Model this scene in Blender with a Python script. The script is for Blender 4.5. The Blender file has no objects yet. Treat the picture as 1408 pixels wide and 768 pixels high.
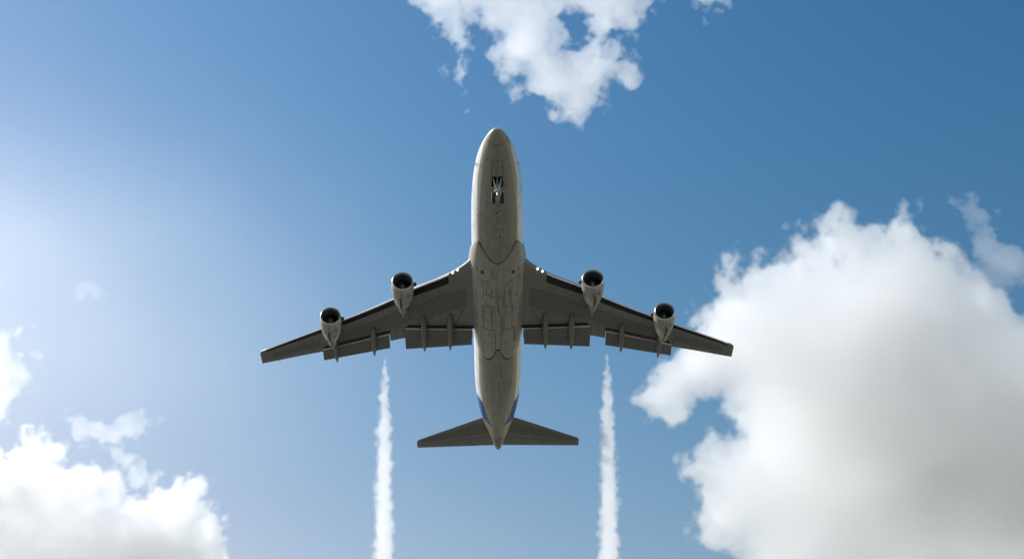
import bpy, bmesh, math, random
import numpy as np
from mathutils import Vector, Matrix

sc = bpy.context.scene
COL = sc.collection
R = math.radians
random.seed(7)

# ------------------------------------------------------------------ camera
PITCH = R(3.0)                       # the aircraft's nose-up attitude
VIEW_A = 0.6491849558173906          # angle between line of sight and aircraft axis
CAM_E = VIEW_A - PITCH               # elevation the camera looks at
cam_d = bpy.data.cameras.new("camera")
cam_d.sensor_width = 36.0
cam_d.lens = 36.0 * 2100 / 1408
cam_d.clip_start = 0.1
cam_d.clip_end = 60000
cam = bpy.data.objects.new("camera", cam_d)
COL.objects.link(cam)
CAM_P = Vector((0, 0, 1.7))
cam.location = CAM_P
cam.rotation_euler = (math.pi / 2 + CAM_E, 0, 0)
sc.camera = cam

# ------------------------------------------------------------------ sky, sun, exposure
SUN_DIR = Vector((-0.70, 0.25, 0.65)).normalized()      # towards the sun
sun_el = math.asin(SUN_DIR.z)
sun_az = math.atan2(SUN_DIR.x, SUN_DIR.y)               # clockwise from +Y
world = bpy.data.worlds.new("World")
sc.world = world
world.use_nodes = True
wn = world.node_tree.nodes
wl = world.node_tree.links
for n in list(wn):
    wn.remove(n)
sky = wn.new("ShaderNodeTexSky")
sky.sky_type = 'NISHITA'
sky.sun_disc = False
sky.sun_elevation = sun_el
sky.sun_rotation = sun_az
sky.altitude = 100
sky.air_density = 2.0
sky.dust_density = 0.3
sky.ozone_density = 2.0
# deeper, more contrasted blue than the clear-air model gives (per channel power, kept from running away round the sun and at the horizon)
sep = wn.new("ShaderNodeSeparateColor")
com = wn.new("ShaderNodeCombineColor")
wl.new(sky.outputs[0], sep.inputs[0])
for ch, (pw, gain) in enumerate(((3.6, 0.00766), (2.2, 0.0196), (1.8, 0.0288))):
    p = wn.new("ShaderNodeMath"); p.operation = 'POWER'
    p.inputs[1].default_value = pw
    m = wn.new("ShaderNodeMath"); m.operation = 'MULTIPLY'
    m.inputs[1].default_value = gain * 9.0
    c = wn.new("ShaderNodeMath"); c.operation = 'MINIMUM'
    c.inputs[1].default_value = (6.2, 6.6, 7.2)[ch]
    wl.new(sep.outputs[ch], p.inputs[0]); wl.new(p.outputs[0], m.inputs[0]); wl.new(m.outputs[0], c.inputs[0]); wl.new(c.outputs[0], com.inputs[ch])
bg = wn.new("ShaderNodeBackground")
bg.inputs['Strength'].default_value = 0.1
wo = wn.new("ShaderNodeOutputWorld")
wl.new(com.outputs[0], bg.inputs[0])
wl.new(bg.outputs[0], wo.inputs[0])

sun_d = bpy.data.lights.new("sun", 'SUN')
sun_d.energy = 5.0
sun_d.angle = R(0.53)
sun_d.color = (1.0, 0.985, 0.965)
sun = bpy.data.objects.new("sun", sun_d)
COL.objects.link(sun)
sun.rotation_euler = SUN_DIR.to_track_quat('Z', 'Y').to_euler()
sun.location = (-300, 60, 400)

sc.view_settings.view_transform = 'Standard'
sc.view_settings.look = 'None'
sc.view_settings.exposure = 0.2
sc.view_settings.gamma = 1.0
sc.view_settings.use_curve_mapping = False
cy = sc.cycles
cy.max_bounces = 24
cy.diffuse_bounces = 3
cy.glossy_bounces = 3
cy.volume_bounces = 16
cy.transparent_max_bounces = 256
cy.use_denoising = True
cy.sample_clamp_indirect = 6.0

# ------------------------------------------------------------------ materials
def new_mat(name):
    m = bpy.data.materials.new(name)
    m.use_nodes = True
    nt = m.node_tree
    return m, nt, nt.nodes, nt.links, nt.nodes["Principled BSDF"]

def math_node(nt, op, a=None, b=None, c=None, clamp=False):
    n = nt.nodes.new("ShaderNodeMath")
    n.operation = op
    n.use_clamp = clamp
    for i, v in enumerate((a, b, c)):
        if v is None:
            continue
        if hasattr(v, "is_linked") or hasattr(v, "links"):
            nt.links.new(v, n.inputs[i])
        else:
            n.inputs[i].default_value = v
    return n.outputs[0]

def ramp(nt, val, lo, hi):
    n = nt.nodes.new("ShaderNodeMapRange")
    n.interpolation_type = 'SMOOTHSTEP'
    nt.links.new(val, n.inputs[0])
    n.inputs[1].default_value = lo
    n.inputs[2].default_value = hi
    return n.outputs[0]

def mixc(nt, fac, a, b, mode='MIX'):
    n = nt.nodes.new("ShaderNodeMix")
    n.data_type = 'RGBA'
    n.blend_type = mode
    for sock, v in ((n.inputs[0], fac), (n.inputs[6], a), (n.inputs[7], b)):
        if hasattr(v, "links"):
            nt.links.new(v, sock)
        elif isinstance(v, (int, float)):
            sock.default_value = v
        else:
            sock.default_value = (*v, 1)
    return n.outputs[2]

def worn(nt, base, panel=(2.4, 1.1), line=0.35, grime=0.4, streak=(0.25, 3.0), uvname="uv"):
    """weathering shared by all painted skins: rivet/panel lines, streaks along the airflow and blotches (uv in metres)"""
    uv = nt.nodes.new("ShaderNodeUVMap")
    uv.uv_map = uvname
    br = nt.nodes.new("ShaderNodeTexBrick")
    nt.links.new(uv.outputs[0], br.inputs['Vector'])
    br.inputs['Scale'].default_value = 1.0
    br.inputs['Mortar Size'].default_value = 0.014
    br.inputs['Mortar Smooth'].default_value = 0.3
    br.inputs['Brick Width'].default_value = panel[0]
    br.inputs['Row Height'].default_value = panel[1]
    br.inputs['Color1'].default_value = (0.95, 0.95, 0.95, 1)
    br.inputs['Color2'].default_value = (1.0, 1.0, 1.0, 1)
    br.inputs['Mortar'].default_value = (1 - line, 1 - line, 1 - line, 1)
    mp = nt.nodes.new("ShaderNodeMapping")
    mp.inputs['Scale'].default_value = (streak[0], streak[1], 1)
    nt.links.new(uv.outputs[0], mp.inputs['Vector'])
    n1 = nt.nodes.new("ShaderNodeTexNoise")
    n1.inputs['Scale'].default_value = 1.0
    n1.inputs['Detail'].default_value = 6
    n1.inputs['Roughness'].default_value = 0.65
    nt.links.new(mp.outputs[0], n1.inputs['Vector'])
    n2 = nt.nodes.new("ShaderNodeTexNoise")
    n2.inputs['Scale'].default_value = 0.7
    n2.inputs['Detail'].default_value = 7
    nt.links.new(uv.outputs[0], n2.inputs['Vector'])
    g1 = ramp(nt, n1.outputs[0], 0.42, 0.72)
    g2 = ramp(nt, n2.outputs[0], 0.45, 0.75)
    g = math_node(nt, 'MULTIPLY', math_node(nt, 'ADD', g1, g2), grime * 0.6, clamp=True)
    c = mixc(nt, 1.0, base, br.outputs[0], 'MULTIPLY')
    return mixc(nt, g, c, (0.16, 0.14, 0.11)), g

def paint(name, col, rough=0.38, panel=(2.4, 1.1), line=0.3, grime=0.35, streak=(0.25, 3.0), metal=0.0):
    m, nt, N, L, b = new_mat(name)
    rgb = N.new("ShaderNodeRGB")
    rgb.outputs[0].default_value = (*col, 1)
    c, g = worn(nt, rgb.outputs[0], panel, line, grime, streak)
    L.new(c, b.inputs['Base Color'])
    L.new(math_node(nt, 'MULTIPLY_ADD', g, 0.3, rough), b.inputs['Roughness'])
    b.inputs['Metallic'].default_value = metal
    return m

def plain(name, col, rough=0.5, metal=0.0, var=0.25, scale=3.0):
    m, nt, N, L, b = new_mat(name)
    n = N.new("ShaderNodeTexNoise")
    n.inputs['Scale'].default_value = scale
    n.inputs['Detail'].default_value = 5
    tc = N.new("ShaderNodeTexCoord")
    L.new(tc.outputs['Object'], n.inputs['Vector'])
    c = mixc(nt, n.outputs[0], tuple(v * (1 - var) for v in col), tuple(min(1, v * (1 + var)) for v in col))
    L.new(c, b.inputs['Base Color'])
    b.inputs['Roughness'].default_value = rough
    b.inputs['Metallic'].default_value = metal
    return m

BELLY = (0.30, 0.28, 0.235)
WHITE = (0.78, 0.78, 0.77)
M_belly = paint("belly_grey", BELLY, 0.42, (2.2, 1.0), 0.35, 0.45)
M_fair = paint("fairing_grey", (0.38, 0.36, 0.31), 0.45, (1.5, 0.75), 0.32, 0.5, (0.4, 2.5))
M_wing = paint("wing_grey", (0.20, 0.195, 0.175), 0.45, (2.6, 1.4), 0.3, 0.4, (2.5, 0.3))
M_wing_dark = paint("wing_dark_panel", (0.135, 0.13, 0.115), 0.5, (2.6, 1.4), 0.22, 0.3, (2.5, 0.3))
M_flap = paint("flap_grey", (0.15, 0.147, 0.135), 0.45, (3.0, 5.0), 0.25, 0.4, (2.5, 0.3))
M_slat = plain("slat_metal", (0.82, 0.82, 0.82), 0.3, 0.2, 0.08)
M_nac = paint("nacelle_paint", (0.46, 0.44, 0.38), 0.36, (2.6, 2.2), 0.45, 1.0, (0.5, 2.2))
M_lip = plain("lip_metal", (0.62, 0.62, 0.62), 0.28, 0.85, 0.1)
M_dark = plain("dark_cavity", (0.012, 0.012, 0.013), 0.7)
M_duct = plain("intake_lining", (0.10, 0.102, 0.11), 0.5)
M_fan = plain("fan_titanium", (0.12, 0.125, 0.14), 0.4, 0.5)
M_core = plain("hot_section_metal", (0.27, 0.24, 0.20), 0.4, 0.55, 0.4)
M_line = plain("seam_and_shadow_dark", (0.055, 0.05, 0.042), 0.7)
M_soft = plain("seam_faint", (0.16, 0.15, 0.125), 0.7)
M_stain = plain("oil_stain", (0.05, 0.042, 0.033), 0.6)
M_streak = plain("dirt_streak", (0.235, 0.215, 0.17), 0.6, 0, .3)
M_access = plain("access_panel", (0.15, 0.145, 0.128), 0.55)
M_tyre = plain("tyre_rubber", (0.018, 0.018, 0.018), 0.75)
M_hub = plain("hub_alloy", (0.6, 0.6, 0.58), 0.35, 0.4, 0.1)
M_gear = plain("gear_white", (0.55, 0.56, 0.56), 0.4, 0.2, 0.15, 6)
M_blue_steel = plain("gear_blue", (0.12, 0.2, 0.3), 0.4)
M_spin = plain("spinner_white", (0.75, 0.75, 0.75), 0.4)

def fuselage_mat():
    m, nt, N, L, b = new_mat("fuselage_livery")
    def attr(n):
        a = N.new("ShaderNodeAttribute")
        a.attribute_name = n
        return a.outputs['Fac']
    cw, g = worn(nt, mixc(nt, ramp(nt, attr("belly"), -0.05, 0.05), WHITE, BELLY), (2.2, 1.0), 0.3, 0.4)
    cb = mixc(nt, ramp(nt, attr("blue"), -0.02, 0.02), cw, (0.003, 0.06, 0.30))
    sm = N.new("ShaderNodeTexNoise")
    sm.inputs['Scale'].default_value = 2.2
    sm.inputs['Detail'].default_value = 6
    tc = N.new("ShaderNodeTexCoord")
    L.new(tc.outputs['Object'], sm.inputs['Vector'])
    soot = math_node(nt, 'MULTIPLY', ramp(nt, attr("soot"), 0.0, 0.5), ramp(nt, sm.outputs[0], 0.28, 0.55))
    cs = mixc(nt, soot, cb, (0.07, 0.06, 0.05))
    L.new(cs, b.inputs['Base Color'])
    L.new(math_node(nt, 'MULTIPLY_ADD', g, 0.3, 0.34), b.inputs['Roughness'])
    sp = N.new('ShaderNodeMapRange')
    L.new(attr('blue'), sp.inputs[0])
    sp.inputs[1].default_value, sp.inputs[2].default_value = -0.02, 0.02
    sp.inputs[3].default_value, sp.inputs[4].default_value = 0.5, 0.08
    L.new(sp.outputs[0], b.inputs['Specular IOR Level'])
    return m
M_fus = fuselage_mat()

def lamp_mat():
    m, nt, N, L, b = new_mat("landing_lamp")
    b.inputs['Base Color'].default_value = (0.9, 0.85, 0.75, 1)
    b.inputs['Emission Color'].default_value = (1.0, 0.80, 0.60, 1)
    b.inputs['Emission Strength'].default_value = 7
    return m
M_lamp = lamp_mat()

def vapour(name, density, col=(1, 1, 1), g=0.75):
    """one even fog inside a closed shell, behind a clear skin"""
    m = bpy.data.materials.new(name)
    m.use_nodes = True
    nt = m.node_tree
    for n in list(nt.nodes):
        nt.nodes.remove(n)
    o = nt.nodes.new("ShaderNodeOutputMaterial")
    v = nt.nodes.new("ShaderNodeVolumeScatter")
    v.inputs['Color'].default_value = (*col, 1)
    v.inputs['Density'].default_value = density
    v.inputs['Anisotropy'].default_value = g
    t = nt.nodes.new("ShaderNodeBsdfTransparent")
    c = nt.nodes.new("ShaderNodeRGB")
    c.outputs[0].default_value = (1, 1, 1, 1)
    nt.links.new(c.outputs[0], t.inputs[0])
    nt.links.new(t.outputs[0], o.inputs['Surface'])
    nt.links.new(v.outputs[0], o.inputs['Volume'])
    return m

# ------------------------------------------------------------------ helpers
def obj(name, verts, faces, mats, parent=None, smooth=True, mi=None, uv=None, sharp=None):
    me = bpy.data.meshes.new(name)
    me.from_pydata([tuple(v) for v in verts], [], [tuple(f) for f in faces])
    for m in (mats if isinstance(mats, (list, tuple)) else [mats]):
        me.materials.append(m)
    if mi is not None:
        me.polygons.foreach_set("material_index", np.asarray(mi, np.int32))
    me.polygons.foreach_set("use_smooth", [smooth] * len(me.polygons))
    layer = me.uv_layers.new(name="uv")
    li = np.empty(len(me.loops), np.int32)
    me.loops.foreach_get("vertex_index", li)
    if uv is None:
        V = np.asarray([tuple(v) for v in verts], float)
        uv = V[:, [1, 0]]
    layer.data.foreach_set("uv", np.asarray(uv, np.float32)[li].ravel())
    me.update()
    if sharp:
        me.set_sharp_from_angle(angle=R(sharp))
    o = bpy.data.objects.new(name, me)
    COL.objects.link(o)
    o.parent = parent
    return o

def empty(name, parent=None, loc=(0, 0, 0)):
    o = bpy.data.objects.new(name, None)
    COL.objects.link(o)
    o.location = loc
    o.parent = parent
    o.empty_display_size = 1
    return o

class MB:
    """collects pieces of ONE mesh"""
    def __init__(s):
        s.v, s.f, s.m, s.uv = [], [], [], []
    def add(s, v, f, m=0, uv=None):
        o = len(s.v)
        v = [tuple(p) for p in v]
        s.v += v
        s.uv += [tuple(u) for u in uv] if uv is not None else [(p[1], p[0]) for p in v]
        s.f += [tuple(i + o for i in q) for q in f]
        s.m += list(m) if isinstance(m, (list, tuple)) else [m] * len(f)
        return s
    def grid(s, P, m=0, close=False, uv=None, skip=None):
        """P[rows][cols] of points; close joins last column to first"""
        P = np.asarray(P, float)
        nr, nc = P.shape[:2]
        f, mm = [], []
        for i in range(nr - 1):
            for j in range(nc if close else nc - 1):
                if skip and skip(i, j):
                    continue
                k = (j + 1) % nc
                f.append((i * nc + j, i * nc + k, (i + 1) * nc + k, (i + 1) * nc + j))
                mm.append(m(i, j) if callable(m) else m)
        return s.add(P.reshape(-1, 3), f, mm, None if uv is None else np.asarray(uv).reshape(-1, 2))
    def cap(s, ring, m=0):
        return s.add(ring, [tuple(range(len(ring)))], m)
    def tube(s, pts, rad, m=0, n=12):
        pts = [Vector(p) for p in pts]
        rad = rad if isinstance(rad, (list, tuple)) else [rad] * len(pts)
        rows = []
        for i, p in enumerate(pts):
            d = (pts[min(i + 1, len(pts) - 1)] - pts[max(i - 1, 0)]).normalized()
            a = d.orthogonal().normalized()
            if abs(d.x) < 0.9:
                a = d.cross(Vector((1, 0, 0))).normalized()
            b = d.cross(a)
            rows.append([p + (a * math.cos(t) + b * math.sin(t)) * rad[i] for t in np.linspace(0, 2 * math.pi, n, endpoint=False)])
        s.grid(rows, m, True)
        s.cap(rows[0][::-1], m)
        s.cap(rows[-1], m)
        return s
    def lathe(s, prof, origin, axis, m=0, n=40, up=Vector((0, 0, 1))):
        """prof = [(t along axis, radius)]; m may be a function of the profile segment"""
        ax = Vector(axis).normalized()
        a = ax.cross(up).normalized()
        b = a.cross(ax)
        o = Vector(origin)
        rows = [[o + ax * t + (a * math.sin(k) - b * math.cos(k)) * r for k in np.linspace(0, 2 * math.pi, n, endpoint=False)] for t, r in prof]
        uv = [[(t, k * 1.4) for k in np.linspace(-math.pi, math.pi, n, endpoint=False)] for t, r in prof]
        mm = (lambda i, j: m(i)) if callable(m) else m
        return s.grid(rows, mm, True, uv)
    def box(s, c, h, m=0, rot=None):
        c = Vector(c)
        vs = [Vector((x * h[0], y * h[1], z * h[2])) for x in (-1, 1) for y in (-1, 1) for z in (-1, 1)]
        if rot is not None:
            vs = [rot @ v for v in vs]
        return s.add([c + v for v in vs], [(0, 1, 3, 2), (4, 6, 7, 5), (0, 4, 5, 1), (2, 3, 7, 6), (0, 2, 6, 4), (1, 5, 7, 3)], m)
    def build(s, name, mats, parent=None, smooth=True, sharp=35):
        return obj(name, s.v, s.f, mats, parent, smooth, s.m, s.uv, sharp)

def pchip(xs, ys):
    xs, ys = np.asarray(xs, float), np.asarray(ys, float)
    h = np.diff(xs)
    d = np.diff(ys) / h
    m = np.zeros_like(xs)
    for i in range(1, len(xs) - 1):
        if d[i - 1] * d[i] > 0:
            w1, w2 = 2 * h[i] + h[i - 1], h[i] + 2 * h[i - 1]
            m[i] = (w1 + w2) / (w1 / d[i - 1] + w2 / d[i])
    m[0], m[-1] = d[0], d[-1]
    def f(x):
        x = np.clip(np.asarray(x, float), xs[0], xs[-1])
        i = np.clip(np.searchsorted(xs, x) - 1, 0, len(xs) - 2)
        t = (x - xs[i]) / h[i]
        return ((1 + 2 * t) * (1 - t) ** 2 * ys[i] + t * (1 - t) ** 2 * h[i] * m[i] + t * t * (3 - 2 * t) * ys[i + 1] + t * t * (t - 1) * h[i] * m[i + 1])
    return f

def tag(o, label, cat, group=None, kind=None):
    o["label"] = label
    o["category"] = cat
    if group:
        o["group"] = group
    if kind:
        o["kind"] = kind
    return o

# ------------------------------------------------------------------ ground (below the picture: it lights the belly)
def ground():
    m, nt, N, L, b = new_mat("dry_airfield_grass")
    tc = N.new("ShaderNodeTexCoord")
    n1 = N.new("ShaderNodeTexNoise")
    n1.inputs['Scale'].default_value = 0.02
    n1.inputs['Detail'].default_value = 9
    n2 = N.new("ShaderNodeTexNoise")
    n2.inputs['Scale'].default_value = 3.0
    n2.inputs['Detail'].default_value = 8
    L.new(tc.outputs['Object'], n1.inputs['Vector'])
    L.new(tc.outputs['Object'], n2.inputs['Vector'])
    c = mixc(nt, ramp(nt, n1.outputs[0], 0.35, 0.65), (0.108, 0.104, 0.092), (0.152, 0.147, 0.132))
    c = mixc(nt, math_node(nt, 'MULTIPLY', n2.outputs[0], 0.5), c, (0.07, 0.07, 0.045))
    L.new(c, b.inputs['Base Color'])
    b.inputs['Roughness'].default_value = 0.9
    S = 20000
    o = obj("ground", [(-S, -S, 0), (S, -S, 0), (S, S, 0), (-S, S, 0)], [(0, 1, 2, 3)], m, None, False)
    o["kind"] = "structure"
ground()

# ------------------------------------------------------------------ the airliner
# aircraft frame: +x = right in the picture, +y = towards the tail, +z = up
ROLL, YAW = -0.02055457797432256, 0.004954473964773108
C_AIR = Vector((1.0158930782343683, -117.37233189533164, -110.10263417343022))
def air_matrix():
    c, s = math.cos(ROLL), math.sin(ROLL)
    Mr = Matrix(((c, 0, s), (0, 1, 0), (-s, 0, c)))
    c, s = math.cos(YAW), math.sin(YAW)
    My = Matrix(((c, -s, 0), (s, c, 0), (0, 0, 1)))
    Mp = Matrix.Rotation(-PITCH, 3, 'X')
    A = (Mp @ My @ Mr)
    t = Mp @ My @ (-C_AIR) + CAM_P
    return Matrix.Translation(t) @ A.to_4x4()
AIR = air_matrix()
jet = empty("airliner")
jet.matrix_world = AIR
tag(jet, "grey and white four engined jet airliner overhead with nose wheel down", "airliner")

TIP = 0.35
qW = pchip(np.sqrt(np.array([0, 0.25, 1.65, 3.4, 5.4, 9.3, 13.2, 18, 30])), [0, 0.50, 1.19, 1.75, 2.18, 2.66, 2.88, 2.95, 3.0])
tW = pchip([30, 46, 51.5, 55, 58.3, 62, 65.8, 68.0, 68.6], [3.0, 3.0, 2.88, 2.62, 2.2, 1.55, 0.82, 0.38, 0.12])
def fW(s):
    return float(qW(math.sqrt(max(0, s - TIP)))) if s < 30 else float(tW(s))
qB = pchip(np.sqrt(np.array([0, 0.25, 1.65, 3.65, 5.65, 8.65, 12.6, 30])), [-1.0, -1.43, -2.0, -2.5, -2.88, -3.18, -3.3, -3.3])
tB = pchip([30, 44, 50, 56, 62, 68.0, 68.6], [-3.3, -3.3, -2.9, -1.9, -0.65, 0.62, 0.93])
def fB(s):
    return float(qB(math.sqrt(max(0, s - TIP)))) if s < 30 else float(tB(s))
qT = pchip(np.sqrt(np.array([0, 0.25, 1.65, 3.65, 5.65, 7.65, 10.6, 20, 27, 30])), [-1.0, -0.62, 0.2, 1.4, 2.7, 3.8, 4.5, 4.4, 3.5, 3.4])
tT = pchip([30, 60, 68.0, 68.6], [3.4, 3.1, 1.45, 1.17])
def fT(s):
    return float(qT(math.sqrt(max(0, s - TIP)))) if s < 30 else float(tT(s))
fZ = pchip([TIP, 6, 12, 45, 55, 68.6], [-1.0, -0.5, -0.1, 0.0, 0.3, 1.05])
def fus(s, th, off=0.0):
    """point of the fuselage skin; th = 0 under the belly, + towards +x"""
    w, zw = fW(s) + off, float(fZ(s))
    c = math.cos(th)
    h = (zw - fB(s) + off) if c > 0 else (fT(s) - zw + off)
    return (w * math.sin(th), s, zw - h * c)

BAY = (5.85, 7.35, 0.62)              # nose wheel bay: from, to, half width
def fuselage():
    ss = [TIP + 0.0004] + list(TIP + np.array([0.01, 0.03, 0.07, 0.13, 0.22, 0.34, 0.5, 0.7, 0.95, 1.25, 1.6])) + list(np.arange(2.3, 68.5, 0.3)) + [68.5, 68.59]
    ss = sorted(set([round(float(s), 3) for s in ss if min(abs(s - BAY[0]), abs(s - BAY[1])) > 0.12] + [BAY[0], BAY[1]]))
    thb = math.asin(BAY[2] / fW(6.6))
    ths = np.linspace(-math.pi, math.pi, 97)
    ths = ths[np.abs(np.abs(ths) - thb) > 0.03]
    ths = sorted(list(ths) + [-thb, thb])
    P = [[fus(s, t) for t in ths] for s in ss]
    uv = [[(s, t * 2.9) for t in ths] for s in ss]
    def skip(i, j):
        return BAY[0] - 0.01 < ss[i] and ss[i + 1] < BAY[1] + 0.01 and -thb - 0.001 < ths[j] and ths[j + 1] < thb + 0.001
    b = MB().grid(P, 0, False, uv, skip)
    b.add([fus(68.59, t) for t in ths[:-1]], [tuple(range(len(ths) - 1))[::-1]])
    nv = len(b.v)
    # seams laid a few mm proud of the skin
    def seam(pts, w=0.05, m=1, n=14):
        """pts = [(s, th)]"""
        for (s0, t0), (s1, t1) in zip(pts[:-1], pts[1:]):
            A = [(s0 + (s1 - s0) * k / n, t0 + (t1 - t0) * k / n) for k in range(n + 1)]
            ds, dt = s1 - s0, (t1 - t0) * fW((s0 + s1) / 2)
            l = math.hypot(ds, dt) or 1
            ns, nt_ = -dt / l * w / 2, ds / l * w / 2
            rows = [[fus(s + ns, t + nt_ / fW(s), 0.008), fus(s - ns, t - nt_ / fW(s), 0.008)] for s, t in A]
            b.grid(rows, m)
    seam([(1.8, -1.9), (1.8, -1.0), (1.85, 0), (1.8, 1.0), (1.8, 1.9)], 0.05)              # radome joint
    s0, s1, t0, t1 = 3.75, BAY[0], thb, thb
    seam([(s0, -0.31), (s0, 0.31)], 0.05)
    seam([(s0, -0.31), (s1, -thb)], 0.05)
    seam([(s0, 0.31), (s1, thb)], 0.05)
    seam([(s0 + .1, 0), (s1, 0)], 0.03, 2)
    for s in (12.3, 26, 41.5, 47, 53.5, 59.8):
        seam([(s, -1.5), (s, 0), (s, 1.5)], 0.035, 2)
    for t in (-0.75, 0.75):
        seam([(7, t), (17, t)], 0.03, 2)
    rnd = random.Random(3)
    def patch(s, t, ds, dx, m=1):
        dt = dx / fW(s)
        b.grid([[fus(s + a * ds, t + c * dt, 0.010) for c in (-1, 0, 1)] for a in (-1, 1)], m)
    for s, t in ((3.9, -0.62), (3.7, 0.66), (5.0, 0.75), (8.6, -0.5), (7.2, 0.42), (9.6, 0.1), (10.2, 0.06), (11.1, 0.1), (11.4, -0.02), (12.8, 0.02),
                 (14.2, 0.0), (15.5, 0.08), (45.6, 0.5), (48.6, 0.06), (51.5, 0.0), (51.9, 0.08), (52.6, 0.02), (54.5, 0.0), (58.0, 0.05), (60.2, -0.05)):
        patch(s, t, 0.07 + 0.06 * rnd.random(), 0.07 + 0.05 * rnd.random())
    for k in range(46):
        s_, t_ = rnd.choice((rnd.uniform(8.2, 18), rnd.uniform(40.5, 60))), rnd.gauss(0, .3)
        seam([(s_, t_), (s_ + rnd.uniform(.8, 3.0), t_ + rnd.uniform(-.01, .01))], rnd.uniform(.05, .16), 4, 8)
    for s in (13.2, 14.0):
        patch(s, -0.9, 0.1, 0.06)
    # cockpit glass and doors round the sides
    for sg in (-1, 1):
        for s_, t_ in ((4.4, 1.98), (10.5, 1.62), (29.5, 1.62), (42.0, 1.62), (52.5, 1.62)):
            if s_ == 4.4:
                patch(s_, sg * t_, 0.35, 0.5, 3)
            else:
                w2 = 0.19
                seam([(s_ - .55, sg * (t_ - .22)), (s_ + .55, sg * (t_ - .22)), (s_ + .55, sg * (t_ + .32)), (s_ - .55, sg * (t_ + .32)), (s_ - .55, sg * (t_ - .22))], 0.04, 1, 4)
        for k in range(86):
            s_ = 7.5 + k * 0.51
            patch(s_, sg * 1.78, 0.12, 0.17, 3)
    M_glass = plain("cabin_glass", (0.02, 0.025, 0.03), 0.12)
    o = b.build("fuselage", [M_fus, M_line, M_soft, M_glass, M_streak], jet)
    # paint boundaries as distances on the skin
    me = o.data
    V = np.array(b.v)
    s, x, z = V[:, 1], np.abs(V[:, 0]), V[:, 2]
    zw = fZ(s)
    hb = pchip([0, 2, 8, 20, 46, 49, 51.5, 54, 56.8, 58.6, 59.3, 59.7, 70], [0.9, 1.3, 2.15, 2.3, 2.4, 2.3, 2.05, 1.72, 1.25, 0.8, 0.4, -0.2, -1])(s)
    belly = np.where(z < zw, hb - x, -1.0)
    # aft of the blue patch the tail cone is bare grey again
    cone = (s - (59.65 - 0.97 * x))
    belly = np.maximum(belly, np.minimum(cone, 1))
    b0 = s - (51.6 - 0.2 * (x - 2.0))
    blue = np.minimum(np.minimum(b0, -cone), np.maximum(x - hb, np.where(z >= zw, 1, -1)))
    soot = np.clip((s - 61.5) / 6.5, 0, 1) * np.where(z < zw, 1, 0.3)
    for n, a in (("belly", belly), ("blue", blue), ("soot", soot)):
        at = me.attributes.new(n, 'FLOAT', 'POINT')
        at.data.foreach_set("value", a.astype(np.float32))
    # the wheel bay
    bw, y0, y1 = BAY[2], BAY[0], BAY[1]
    zt = -1.7
    q = MB()
    rim0 = [fus(y0, t) for t in np.linspace(-thb, thb, 7)]
    rim1 = [fus(y1, t) for t in np.linspace(-thb, thb, 7)]
    q.grid([rim0, [(p[0], y0, zt) for p in rim0]])
    q.grid([rim1, [(p[0], y1, zt) for p in rim1]])
    q.grid([[(p[0], y0, zt) for p in rim0], [(p[0], y1, zt) for p in rim1]])
    for k in (0, -1):
        q.add([rim0[k], rim1[k], (rim1[k][0], y1, zt), (rim0[k][0], y0, zt)], [(0, 1, 2, 3)])
    for y in (6.2, 6.7):
        q.box((0, y, zt + 0.15), (0.55, 0.04, 0.1))
    q.build("wheel_bay", [M_dark], jet, False)
    return o
fuselage_o = fuselage()

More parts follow.
